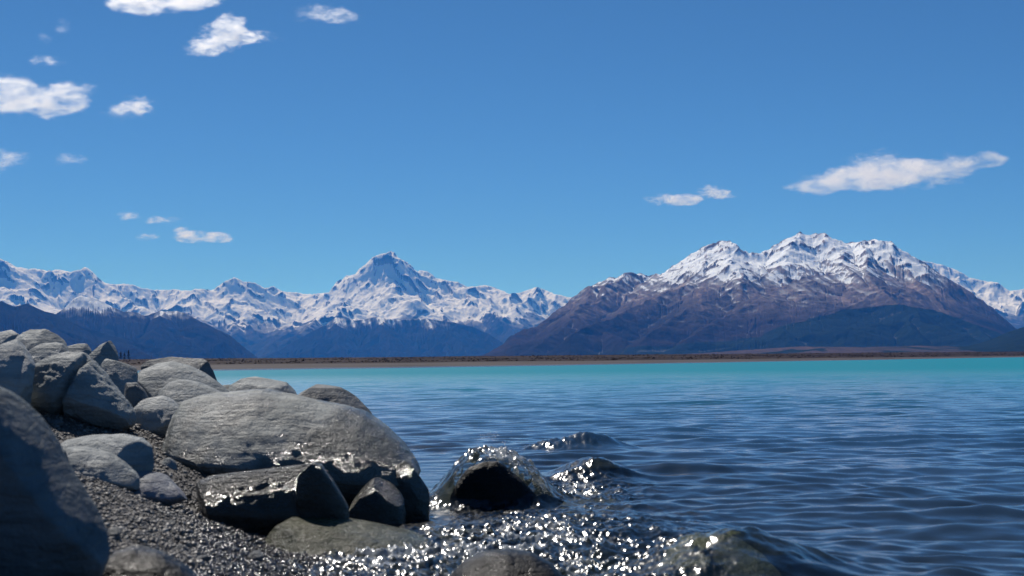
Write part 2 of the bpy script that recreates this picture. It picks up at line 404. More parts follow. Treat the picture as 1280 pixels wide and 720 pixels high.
RR = [dict(p=[(1005,292,1.0),(985,315,.86),(960,340,.72),(915,362,.52),(860,388,.34),(800,420,.18)],k=.55),
      dict(p=[(1031,292,1.0),(1045,318,.88),(1060,334,.70),(1082,352,.55),(1118,378,.38),(1165,410,.2)],k=.5),
      dict(p=[(1060,334,.70),(1010,347,.58),(950,372,.42),(900,398,.28),(850,425,.12)],k=.42),
      dict(p=[(900,302,1.0),(893,322,.90),(868,345,.74),(830,368,.58),(770,392,.42),(712,420,.2)],k=.6),
      dict(p=[(786,341,1.0),(752,368,.8),(715,395,.6),(672,424,.3)],k=.6),
      dict(p=[(1110,303,1.0),(1135,340,.80),(1170,370,.6),(1215,402,.35),(1250,428,.15)],k=.7)]
CR = [dict(p=[(484,316,1.0),(458,345,.90),(440,368,.78),(418,384,.66),(400,398,.5)],k=.95),
      dict(p=[(484,316,1.0),(505,348,.88),(530,372,.75),(548,395,.6),(560,415,.4)],k=.95),
      dict(p=[(477,318,1.0),(486,360,.82),(478,385,.66),(470,402,.5)],k=1.0),
      dict(p=[(534,340,1.0),(580,372,.8),(612,395,.65),(650,425,.35)],k=.8)]
mm_low = mountain_mat('low_hill_scrub', (.09, .065, .055), (.05, .042, .036), (.085, .060, .052), (.040, .036, .030), .022)
mountain('mountain_range', FAR, 18500, 4200, 2000, 1400, 400, mm_far, 3, spur=1150, k=.62, rough=.17, ndrop=40000, snow=snow_far, extra=alt_fn(150, 350), ribs=CR, label='far snow covered mountain range with a tall pyramid peak')
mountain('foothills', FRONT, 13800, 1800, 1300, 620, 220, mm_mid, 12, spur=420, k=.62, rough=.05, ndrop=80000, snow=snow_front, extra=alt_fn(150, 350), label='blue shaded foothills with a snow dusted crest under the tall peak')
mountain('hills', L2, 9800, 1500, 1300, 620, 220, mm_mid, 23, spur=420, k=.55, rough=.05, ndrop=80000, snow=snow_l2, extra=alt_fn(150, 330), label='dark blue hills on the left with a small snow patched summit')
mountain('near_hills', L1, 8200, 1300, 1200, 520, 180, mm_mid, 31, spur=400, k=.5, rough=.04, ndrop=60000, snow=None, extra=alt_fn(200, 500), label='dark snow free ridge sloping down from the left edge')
mountain('mountain', RIGHT, 8200, 2300, 1500, 1000, 400, mm_right, 47, spur=620, k=.5, rough=.075, ndrop=30000, teeth=.12, snow=snow_right, extra=right_extra, ribs=RR, label='broad brown mountain with snowy crest and dark forest at its foot')
mountain('lower_hills', FOOT, 5000, 1400, 900, 500, 160, mm_low, 53, spur=420, k=.12, rough=.1, ndrop=0, snow=None, extra=foot_extra, foot=4., sub=False, label='low brown and forested rises at the foot of the broad mountain')

# ------------------------------------------------------------------ haze
def haze_box():
    x0, x1, y0, y1, z0, z1 = -17000, 17000, -60, 22000, -6.0, 1560.
    V = [(x, y, z) for x in (x0, x1) for y in (y0, y1) for z in (z0, z1)]
    F = [(0, 1, 3, 2), (4, 6, 7, 5), (0, 4, 5, 1), (2, 3, 7, 6), (0, 2, 6, 4), (1, 5, 7, 3)]
    m = NT('haze_air')
    pv = m.n('ShaderNodeVolumePrincipled'); pv.inputs['Color'].default_value = (.05, .31, 1.0, 1)
    pv.inputs['Absorption Color'].default_value = (.80, .65, 1, 1)
    pv.inputs['Density'].default_value = HAZE; pv.inputs['Anisotropy'].default_value = 0.0
    m.t.links.new(pv.outputs[0], m.out.inputs['Volume'])
    o = link('haze', mesh_np('haze', V, F, m.m, False)); o['kind'] = 'stuff'
HAZE = 0.66 / 12000
haze_box()
# ------------------------------------------------------------------ clouds (real volumes beyond the haze)
import bmesh
CDEN = 0.03
def cloud(blobs, D, label, seed, dens=1.0, thr=1.6, nsc=1.0, group=None):
    """blobs: (px, py, rx, ry) in photo pixels, put at their own distance D with real thickness"""
    blobs = [(a_, b_, c_ * 1.14, d_ * 1.12) for a_, b_, c_, d_ in blobs]
    c0 = at(blobs[0][0], blobs[0][1], D); s = D / FPX
    bm = bmesh.new(); m = NT('cloud_air'); P = m.obj(); acc = None
    sz = max(min(b[3] for b in blobs) * s * 1.2, 60)
    wv = m.noise(P, 1.0 / (sz * 1.6) * nsc, 3, .5, out='Color')
    wv = m.vmath('SUBTRACT', wv, (.5, .5, .5)).outputs[0]
    Pw = m.vmath('ADD', P, m.vmath('SCALE', wv, scale=sz * .9).outputs[0]).outputs[0]
    for (px, py, rx, ry) in blobs:
        c = at(px, py, D) - c0; R = (rx * s, (rx * .45 + ry * .55) * s, ry * s)
        mt = Matrix.Translation(c) @ Matrix.Diagonal((R[0] * 1.35, R[1] * 1.3, R[2] * 1.5, 1))
        bmesh.ops.create_icosphere(bm, subdivisions=3, radius=1, matrix=mt)
        q = m.vmath('DIVIDE', m.vmath('SUBTRACT', Pw, tuple(c)).outputs[0], R).outputs[0]
        d2 = m.vmath('DOT_PRODUCT', q, q).outputs['Value']
        f = m.math('MAXIMUM', m.math('SUBTRACT', 1.0, m.math('MULTIPLY', d2, .72)), 0.0)
        acc = f if acc is None else m.math('ADD', acc, f)
    mp = m.n('ShaderNodeMapping'); m.set(mp.inputs[0], P); mp.inputs['Rotation'].default_value = (0, .22, 0); mp.inputs['Scale'].default_value = (.5, .8, 1.15)
    Pn = mp.outputs[0]
    n1 = m.noise(m.vmath('ADD', Pn, (seed * 311., 0, 0)).outputs[0], nsc / (sz * .8), 8, .66)
    n2 = m.noise(Pn, nsc * 3.2 / sz, 6, .62)
    v = m.math('SUBTRACT', m.math('MULTIPLY', m.math('MINIMUM', acc, 1.0), 1.2), m.math('MULTIPLY', m.math('SUBTRACT', .74, n1), 3.0))
    v = m.math('ADD', v, m.math('MULTIPLY', m.math('SUBTRACT', n2, .5), 1.0))
    v = m.math('POWER', m.ramp(v, .0, thr), 1.6)
    v = m.math('MULTIPLY', v, m.ramp(acc, 0, .15))
    pv = m.n('ShaderNodeVolumePrincipled'); pv.inputs['Color'].default_value = (1, 1, 1, 1); pv.inputs['Anisotropy'].default_value = .65
    m.set(pv.inputs['Density'], m.math('MULTIPLY', v, dens * 5.0 / (sz * 1.0)))
    m.t.links.new(pv.outputs[0], m.out.inputs['Volume'])
    m.m.cycles.volume_step_rate = 1.0; m.m.cycles.homogeneous_volume = False
    me = bpy.data.meshes.new('cloud'); bm.to_mesh(me); bm.free(); me.materials.append(m.m)
    o = link('cloud', me); o.location = c0
    # merge the overlapping puffs into one closed hull
    r = o.modifiers.new('hull', 'REMESH'); r.mode = 'VOXEL'; r.voxel_size = sz * .22
    dg = bpy.context.evaluated_depsgraph_get(); me2 = bpy.data.meshes.new_from_object(o.evaluated_get(dg)); o.modifiers.clear(); o.data = me2
    bpy.data.meshes.remove(me)
    return tag(o, label, 'cloud', group)
cloud([(205,2,62,17),(165,4,34,12),(245,0,36,10)], 11000, 'white cloud cut by the top edge of the photo', 1)
cloud([(275,45,34,22),(250,62,28,12),(315,46,38,9),(290,28,22,12)], 11000, 'white slanting cloud just below the one cut by the top edge', 2)
cloud([(400,16,42,13),(432,22,24,8)], 11500, 'thin faint cloud wisp at the top, right of the slanting cloud', 3, dens=.35)
cloud([(36,124,52,22),(5,112,40,26),(75,132,34,16),(95,112,30,18)], 12000, 'largest white cloud touching the left edge of the photo', 4)
cloud([(58,76,26,9)], 12000, 'small wisp floating right above the largest left cloud', 5, dens=.5)
cloud([(158,139,32,11),(178,128,26,12)], 12000, 'small slanting white cloud right of the largest left cloud', 6)
cloud([(8,198,34,16)], 13000, 'small bright cloud at the left edge below the largest one', 7)
cloud([(86,199,26,9)], 13000, 'thin flat wisp right of the small bright cloud at the left edge', 8, dens=.5)
cloud([(80,32,14,12)], 11500, 'tiny faint wisp highest in the upper left sky', 9, dens=.3)
cloud([(56,48,11,9)], 11500, 'tiny faint wisp left of and below the highest wisp', 10, dens=.25)
cloud([(158,271,17,9)], 19000, 'tiny puff leftmost of the low clouds over the left range', 11, nsc=.8)
cloud([(200,275,30,6)], 19000, 'thin streak of cloud between the low puffs over the left range', 12, dens=.4)
cloud([(185,296,17,6)], 19500, 'tiny flat puff lowest at the left of the low clouds', 13, dens=.7)
cloud([(230,291,22,11),(255,297,30,8),(277,297,16,8)], 19500, 'elongated flat white cloud rightmost of the low ones over the left range', 14)
cloud([(838,249,34,9),(860,250,22,7)], 19000, 'small flat white cloud above the valley gap', 15)
cloud([(888,239,22,10),(908,244,18,6)], 19000, 'small white cloud just right of the flat one above the valley', 16)
cloud([(1100,208,60,20),(1050,226,70,13),(1130,222,80,18),(1200,205,50,14),(1240,197,26,10),(1015,236,36,9)], 16000, 'long lens shaped white cloud above the broad snowy mountain', 17, dens=.8, nsc=.7)
# ------------------------------------------------------------------ shore, lake bed and the plain beyond: one sheet
XS_Y = [-40, 0, 3, 4.4, 5.0, 6.0, 7.0, 8.0, 10, 12, 15, 30, 60, 100, 200, 900, 4000]
XS_X = [3, .1, -.40, -.56, -.72, -.95, -.72, -.70, -1.0, -1.8, -3.6, -8.3, -16, -29, -75, -420, -2000]
def shore_x(y): return np.interp(y, XS_Y, XS_X)
RF_A = [az_of(px) for px in (-900, -100, 270, 500, 700, 900, 1100, 1280, 1700, 2600)]
RF_R = [150, 150, 165, 180, 205, 270, 380, 620, 900, 900]
def far_r(a): return np.interp(a, RF_A, RF_R)
def ground_z(x, y, rough=True):
    x = np.asarray(x, float); y = np.asarray(y, float)
    s = shore_x(y) - x; sp = np.maximum(s, 0); sn = np.maximum(-s, 0)
    z = .70 * (1 - np.exp(-(sp / 1.25) ** 1.4)) + .05 * np.clip(sp - 2, 0, 6) - .11 * np.minimum(sn, 2) - 3.0 * (1 - np.exp(-(sn / 9) ** 1.4))
    r = np.hypot(x, y); a = np.arctan2(x, y); rf = far_r(a)
    front = (y > 0) & (np.abs(a) < 1.2)
    k = sstep(-25, 0, r - rf)
    zf = np.where(r > rf, .0 + .012 * np.minimum(r - rf, 30) + 9 * (1 - np.exp(-np.maximum(r - rf - 10, 0) / 1500)), -.6 * np.clip((rf - r) / 25, 0, 1))
    near_land = np.where(r > 60, np.minimum(z, .5), z)
    z = np.where(front & (r > rf - 25), near_land * (1 - k) + zf * k, near_land)
    z = np.where(~front & (r > 200), np.maximum(z, 9 * (1 - np.exp(-(r - 200) / 1500))), z)
    if rough:
        nr = np.clip((40 - r) / 30, 0, 1)
        z = z + nr * (.030 * fbm2(x * 1.7, y * 1.7, 3, 91) + .010 * fbm2(x * 9, y * 9, 3, 92))
        z = z + np.clip((r - rf) / 300, 0, 1) * fbm2(x / 160, y / 160, 3, 93) * .8
    return z
def ground_hit(px, py):
    """where the ray of a photo pixel meets the shore"""
    d = ray(px, py); d = d / d[1]
    ys = np.exp(np.linspace(math.log(2.0), math.log(60), 1500)); zz = CAM_Z + d[2] * ys; g = np.maximum(ground_z(d[0] * ys, ys, False), 0)
    i = int(np.argmax(zz < g)); return (d[0] * ys[i], ys[i], float(g[i]))

rr = [.3]
while rr[-1] < 21500:
    r_ = rr[-1]; rr.append(r_ * (1.03 if r_ < 2 else 1.006 if r_ < 14 else 1.02 if r_ < 60 else 1.012 if r_ < 900 else 1.03))
rr = np.array(rr)
aa = np.concatenate([np.linspace(-math.pi, -.46, 60)[:-1], np.linspace(-.46, .46, 520), np.linspace(.46, math.pi, 60)[1:-1]])
RR_, AA_ = np.meshgrid(rr, aa, indexing='ij'); GX = RR_ * np.sin(AA_); GY = RR_ * np.cos(AA_)
GZ = ground_z(GX, GY)
gf = grid_faces(len(rr), len(aa), True)
cv_ = len(rr) * len(aa)
V = np.concatenate([np.stack([GX, GY, GZ], -1).reshape(-1, 3)])
fa = np.full(GX.shape, 0.0)
beyond = np.where((GY > 0) & (np.abs(AA_) < 1.2), RR_ - far_r(AA_), RR_ - 200)
m = NT('shore_ground'); P = m.pos(); by = m.attr('beyond')
n1 = m.noise(P, 60, 4, .65); n2 = m.noise(P, 9, 3, .55); n3 = m.noise(P, .03, 4, .6)
grav = m.mix(m.ramp(n1, .35, .65), (.045, .042, .042), (.13, .12, .115)); grav = m.mix(m.ramp(n2, .4, .6), grav, (.075, .068, .064))
z_ = m.sep(P)[2]
bedc = m.mix(m.ramp(n2, .35, .7), (.018, .024, .020), (.05, .055, .040))
grav = m.mix(m.ramp(z_, -.03, .03), bedc, grav)
sand = m.mix(m.ramp(n3, .3, .7), (.075, .066, .064), (.11, .097, .092))
scrub = m.mix(m.ramp(m.noise(P, .012, 5, .65), .35, .65), (.020, .012, .011), (.045, .030, .024))
far = m.mix(m.ramp(m.math('ADD', by, m.math('MULTIPLY', m.math('SUBTRACT', n3, .5), 50)), 40, 60), sand, scrub)
colr = m.mix(m.ramp(by, -30, -10), grav, far)
wet = m.ramp(m.math('ADD', z_, m.math('MULTIPLY', n2, .08)), .10, .22, .22, .75)
b = m.n('ShaderNodeBsdfPrincipled', Base__Color=colr, Roughness=wet); m.set(b.inputs['Specular IOR Level'], m.ramp(by, -30, -10, .4, .03))
m.set(b.inputs['Normal'], m.bump(m.math('ADD', m.math('MULTIPLY', n1, .35), n2), .9, .02))
g = link('ground', mesh_np('ground', V, gf, m.surf(b.outputs[0]), True, {'beyond': beyond})); g['kind'] = 'structure'

# low scrub on the plain across the lake
def blob_field(name, pts, rad, hgt, mat, seed, sub=1, sq=.35, attrs=None, yaw=True):
    """many small lumps in one mesh (only for uncountable cover)"""
    bm = bmesh.new(); bmesh.ops.create_icosphere(bm, subdivisions=sub, radius=1)
    bv = np.array([v.co[:] for v in bm.verts]); bf = np.array([[v.index for v in f.verts] for f in bm.faces]); bm.free()
    rng = np.random.default_rng(seed); n = len(pts); nv = len(bv)
    J = 1 + rng.normal(0, .16, (n, nv, 1)).clip(-.35, .35)
    B = bv[None] * J; B = B * np.stack([rad, rad * rng.uniform(.6, 1, n), hgt], -1)[:, None, :]
    an = rng.uniform(0, 2 * math.pi, n); c, s_ = np.cos(an)[:, None], np.sin(an)[:, None]
    tx = rng.normal(0, sq, n)[:, None]
    x, y, z = B[..., 0], B[..., 1], B[..., 2]; z = z + tx * x
    B = np.stack([x * c - y * s_, x * s_ + y * c, z], -1) + np.asarray(pts)[:, None, :]
    F = (bf[None] + (np.arange(n) * nv)[:, None, None]).reshape(-1, 3)
    at_ = {'tone': np.repeat(rng.uniform(0, 1, n), nv)}
    return link(name, mesh_np(name, B.reshape(-1, 3), F, mat, sub > 0, at_))
import bmesh
rng = np.random.default_rng(5)
n = 12000; a_ = rng.uniform(-.42, .42, n); r_ = far_r(a_) + 60 + rng.exponential(520, n)
keep = fbm2(a_ * 60, r_ / 90, 3, 8) > -.12; a_, r_ = a_[keep], r_[keep]
x_, y_ = r_ * np.sin(a_), r_ * np.cos(a_); hh = rng.uniform(.04, .13, len(a_)) * (.45 + r_ / 800)
m = NT('scrub_leaves'); b = m.n('ShaderNodeBsdfPrincipled', Base__Color=m.mix(m.attr('tone'), (.012, .010, .009), (.035, .025, .018)), Roughness=.95); b.inputs['Specular IOR Level'].default_value = .03
blob_field('scrub', np.stack([x_, y_, ground_z(x_, y_) + hh * .3], -1), hh * rng.uniform(1.2, 4, len(a_)), hh, m.surf(b.outputs[0]), 6, sub=1)['kind'] = 'stuff'

# ------------------------------------------------------------------ lake
BUMPS = [(.51, 8.8, .22, .26, .13), (.40, 11.6, .34, .16, .085), (.66, 11.75, .26, .18, .12), (.72, 4.72, .33, .30, .165),
         (1.75, 7.9, .7, .16, .03), (2.15, 5.9, .8, .14, .03), (.2, 6.3, .5, .2, .03), (1.1, 9.2, .35, .15, .04)]
def splash(x, y): return 1.0 * np.exp(-((x + .60) / .34) ** 2 - ((y - 5.2) / .8) ** 2) + np.exp(-((x - .12) / .60) ** 2 - ((y - 5.5) / 1.35) ** 2) + .8 * np.exp(-((x + .1) / .32) ** 2 - ((y - 7.5) / .5) ** 2) + .9 * np.exp(-((x - .36) / .34) ** 2 - ((y - 8.1) / .75) ** 2) + .75 * np.exp(-((x - .38) / .35) ** 2 - ((y - 11.6) / .22) ** 2)
rw = [2.6]
while rw[-1] < 1100: r_ = rw[-1]; rw.append(r_ * (1.0017 if 3.6 < r_ < 8.6 else 1.0032 if r_ < 55 else 1.02))
rw = np.array(rw)
aw = np.concatenate([np.linspace(-1.15, -.42, 50)[:-1], np.linspace(-.42, .42, 860), np.linspace(.42, 1.15, 50)[1:]])
WR, WA = np.meshgrid(rw, aw, indexing='ij'); WX = WR * np.sin(WA); WY = WR * np.cos(WA)
rngw = random.Random(11); WZ = np.zeros_like(WX)
grp = .65 + .7 * (fbm2(WX / 3.1, WY / 2.2, 3, 33) + .5)
sp_ = WR * .0032
for i in range(84):
    lam = .11 * (2.4 / .11) ** ((i + .5) / 84); th = rngw.gauss(0, .42) - .10
    kx, ky = math.sin(th) * 2 * math.pi / lam, -math.cos(th) * 2 * math.pi / lam
    amp = lam / 6.283 * 1.414 / math.sqrt(84) * (.20 if lam < .55 else .065)
    ph = rngw.uniform(0, 6.28); q = np.sin(kx * WX + ky * WY + ph + .5 * np.sin(WX * 1.3 / lam * .3 + i))
    lod = np.clip(lam / (sp_ * 4) - .6, 0, 1)
    WZ += amp * lod * (q + .22 * q * q)
WZ *= grp
shd = np.clip((WX - shore_x(WY)) / 1.2, 0.15, 1)
WZ *= np.clip((150 - WR) / 60, .0, 1) * shd
S_ = splash(WX, WY)
u_ = WX * 8.5; v_ = WY * 6.5
S_ = np.minimum(S_, 1.1) * (.68 + .50 * sstep(-.25, .25, fbm2(WX * 1.9 + WY * .5, WY * 4.2, 3, 57)))
WZ += S_ * (.046 * (ridged2(u_, v_, 4, 51, .62) - .35) + 0.014 * fbm2(WX * 26, WY * 20, 3, 55, .6))
for (bx, by_, sx, sy, hh) in BUMPS:
    e = np.exp(-((WX - bx) / sx) ** 2 - ((WY - by_) / sy) ** 2); WZ += hh * e * (1 + .12 * fbm2(WX * 7, WY * 7, 2, 61))
# the wave that wraps the black rock: steep towards the viewer, higher on its left
e = np.exp(-np.abs((WX + .10) / .29) ** 3 - np.abs((WY - 7.46) / .29) ** 4)
WZ += e * (.275 + .03 * fbm2(WX * 9, WY * 9, 3, 66) - .12 * (WX + .10))
lowz = ground_z(WX, WY, False)
off = np.clip(WX - shore_x(WY), 0, 500)
dep = np.maximum(WZ - lowz, 0)
for (bx, by_, rx, ry, kk_) in ((.72, 4.75, .36, .4, .93), (-.1, 7.4, .4, .4, .95), (.51, 8.8, .3, .35, .8), (-.02, 4.6, .4, .4, .8), (-.3, 5.8, .5, .5, .7)):   # water over the drowned rocks is shallow
    dep = dep * (1 - kk_ * np.exp(-((WX - bx) / rx) ** 4 - ((WY - by_) / ry) ** 4))
m = NT('lake_water'); P = m.pos()
dp = m.attr('depth'); dist = m.attr('range'); spl = m.attr('splash')
nb = m.n('ShaderNodeMapping'); m.set(nb.inputs[0], P); nb.inputs['Scale'].default_value = (.6, 1.0, 1.0)
w1 = m.noise(nb.outputs[0], 26, 3, .55); w2 = m.noise(nb.outputs[0], 7, 3, .55); w3 = m.noise(nb.outputs[0], 1.4, 4, .6)
fard = m.ramp(dist, 18, 70)
hgt = m.math('ADD', m.math('MULTIPLY', w1, m.math('ADD', .0011, m.math('MULTIPLY', spl, .0035))), m.math('MULTIPLY', w2, m.math('ADD', .0032, m.math('MULTIPLY', m.ramp(dist, 7, 30), .013))))
hgt = m.math('ADD', hgt, m.math('MULTIPLY', w3, m.math('MULTIPLY', fard, .11)))
nrm = m.bump(hgt, 1.0, 1.0)
fr = m.n('ShaderNodeFresnel', IOR=1.333); m.set(fr.inputs['Normal'], nrm)
F = m.math('MULTIPLY', fr.outputs[0], m.ramp(dist, 14, 95, 1.0, .17))
turq = m.mix(m.ramp(dist, 10, 50), (.022, .065, .135), (.006, .205, .275))
turq = m.mix(m.ramp(dist, 4, 16), (.028, .052, .090), turq)
gl = m.n('ShaderNodeBsdfGlossy', Color=(1, 1, 1), Roughness=m.ramp(dist, 20, 90, .17, .25)); m.set(gl.inputs['Normal'], nrm)
tr = m.n('ShaderNodeBsdfTransparent', Color=m.mix(m.ramp(dp, 0, .8), (.93, .96, .95), (.30, .42, .42)))
df = m.n('ShaderNodeBsdfDiffuse', Color=turq)
mk = m.n('ShaderNodeMixShader'); m.set(mk.inputs[0], m.ramp(dp, .02, 1.1, .12, 1.0)); m.t.links.new(tr.outputs[0], mk.inputs[1]); m.t.links.new(df.outputs[0], mk.inputs[2])
mf = m.n('ShaderNodeMixShader'); m.set(mf.inputs[0], F); m.t.links.new(mk.outputs[0], mf.inputs[1]); m.t.links.new(gl.outputs[0], mf.inputs[2])
fo = m.ramp(m.math('ADD', m.math('MULTIPLY', spl, .55), m.math('MULTIPLY', m.noise(nb.outputs[0], 13, 6, .7, 1.2), .75)), .82, 1.08, 0, .36)
fd = m.n('ShaderNodeBsdfDiffuse', Color=(.75, .8, .85)); mz = m.n('ShaderNodeMixShader'); m.set(mz.inputs[0], fo); m.t.links.new(mf.outputs[0], mz.inputs[1]); m.t.links.new(fd.outputs[0], mz.inputs[2])
m.surf(mz.outputs[0]); water_mat = m.m
wo = link('water', mesh_np('water', np.stack([WX, WY, WZ], -1).reshape(-1, 3), grid_faces(*WX.shape), water_mat, True, {'depth': dep, 'range': WR, 'splash': S_}))
wo['kind'] = 'structure'
# ------------------------------------------------------------------ rocks
def rock_mat(name, c1, c2, vein=(.30, .31, .30), wet=.3, dark=(.05, .05, .045), waterline=.1, strata=0.0, gloss=.5, tilt=.3, cb=1.0, cw=.40, xs=0.0):
    m = NT(name); O = m.obj(); P = m.pos()
    n0 = m.noise(O, 2.6, 5, .6, .3); n1 = m.noise(O, 11, 6, .68, .2); n2 = m.noise(O, 60, 4, .7)
    mp = m.n('ShaderNodeMapping'); m.set(mp.inputs[0], O); mp.inputs['Rotation'].default_value = (.2, tilt, .3); mp.inputs['Scale'].default_value = (.35, 1, 3.2)
    st = m.noise(mp.outputs[0], 7, 6, .62, .5)
    c = m.mix(m.ramp(n0, .32, .68), c1, c2)
    c = m.mix(m.ramp(st, .42, .62, 0, .55), c, m.mix(1.0, c, (.60, .60, .60), 'MULTIPLY'))
    c = m.mix(m.ramp(n1, .45, .72, 0, .45), c, vein)
    c = m.mix(m.ramp(n2, .55, .75, 0, .5), c, m.mix(1.0, c, (.5, .5, .5), 'MULTIPLY'))
    z = m.sep(P)[2]
    wv = m.math('ADD', z, m.math('MULTIPLY', m.math('SUBTRACT', n0, .5), .35))
    wv = m.math('SUBTRACT', wv, m.math('MULTIPLY', m.math('ADD', m.sep(P)[0], 1.15), xs))
    wn = m.math('MAXIMUM', m.ramp(wv, waterline, waterline + .14, 1, 0), m.math('MULTIPLY', m.ramp(m.noise(O, 3.3, 4, .65, .6), .45, .60), wet))
    c = m.mix(wn, c, m.mix(1.0, c, (.42, .40, .37), 'MULTIPLY'))
    rgh = m.math('SUBTRACT', m.ramp(n1, .3, .7, .55, .8), m.math('MULTIPLY', wn, m.ramp(n2, .3, .7, gloss * .7, gloss * .4)), clamp=True)
    crack = m.n('ShaderNodeTexVoronoi', _feature='DISTANCE_TO_EDGE'); m.set(crack.inputs['Vector'], m.vmath('ADD', mp.outputs[0], m.vmath('SCALE', m.noise(O, 4, 3, .5, out='Color'), scale=.5).outputs[0]).outputs[0]); crack.inputs['Scale'].default_value = 2.2
    ck = m.ramp(crack.outputs['Distance'], 0, .025)
    h = m.math('ADD', m.math('MULTIPLY', n1, .8), m.math('MULTIPLY', n2, .22)); h = m.math('ADD', h, m.math('MULTIPLY', st, .6)); h = m.math('ADD', h, m.math('MULTIPLY', ck, .05))
    nb = m.bump(h, .9, .030)
    c = m.mix(m.math('MULTIPLY', m.math('SUBTRACT', 1.0, ck), .15), c, (.03, .03, .03))
    b = m.n('ShaderNodeBsdfPrincipled', Base__Color=c, Roughness=rgh, Normal=nb); m.set(b.inputs['Specular IOR Level'], m.ramp(wn, 0, 1, .35, .10, False))
    m.set(b.inputs['Coat Weight'], m.math('MULTIPLY', wn, cw)); b.inputs['Coat Roughness'].default_value = .11; b.inputs['Coat IOR'].default_value = 1.33
    m.set(b.inputs['Coat Normal'], m.bump(m.math('ADD', m.math('ADD', n1, m.math('MULTIPLY', n2, .7)), m.math('MULTIPLY', st, .5)), cb, .035))
    return m.surf(b.outputs[0])
MR = {
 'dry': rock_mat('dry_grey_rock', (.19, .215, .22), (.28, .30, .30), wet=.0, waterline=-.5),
 'pale': rock_mat('pale_grey_rock', (.27, .29, .29), (.34, .355, .35), vein=(.4, .4, .39), wet=.0, waterline=-.5),
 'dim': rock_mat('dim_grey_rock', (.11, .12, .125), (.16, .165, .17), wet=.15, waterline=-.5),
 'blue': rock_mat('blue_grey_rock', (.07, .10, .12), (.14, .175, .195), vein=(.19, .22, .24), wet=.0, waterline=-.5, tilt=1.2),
 'blue2': rock_mat('blue_purple_rock', (.16, .17, .20), (.22, .24, .27), vein=(.26, .24, .29), wet=.0, waterline=-.5),
 'main': rock_mat('wet_banded_rock', (.18, .195, .185), (.26, .28, .27), wet=.75, waterline=.22, tilt=.15, xs=.75, cw=.6),
 'wet': rock_mat('wet_dark_rock', (.07, .075, .07), (.12, .125, .115), wet=1.0, waterline=.6, vein=(.16, .16, .15), cw=.9),
 'black': rock_mat('black_wet_rock', (.012, .012, .013), (.02, .02, .02), wet=1.0, waterline=.6, vein=(.03, .03, .03), cb=.3, cw=.15),
 'green': rock_mat('mossy_wet_rock', (.17, .20, .07), (.26, .28, .13), wet=1.0, waterline=.6, vein=(.30, .30, .2), cw=.3),
 'olive': rock_mat('olive_wet_rock', (.10, .115, .04), (.17, .175, .08), wet=1.0, waterline=.6, vein=(.13, .12, .08), cw=.8),
}
_ico = {}
def ico(sub):
    if sub not in _ico:
        bm = bmesh.new(); bmesh.ops.create_icosphere(bm, subdivisions=sub, radius=1)
        _ico[sub] = (np.array([v.co[:] for v in bm.verts]), np.array([[v.index for v in f.verts] for f in bm.faces])); bm.free()
    v, f = _ico[sub]; return v.copy(), f
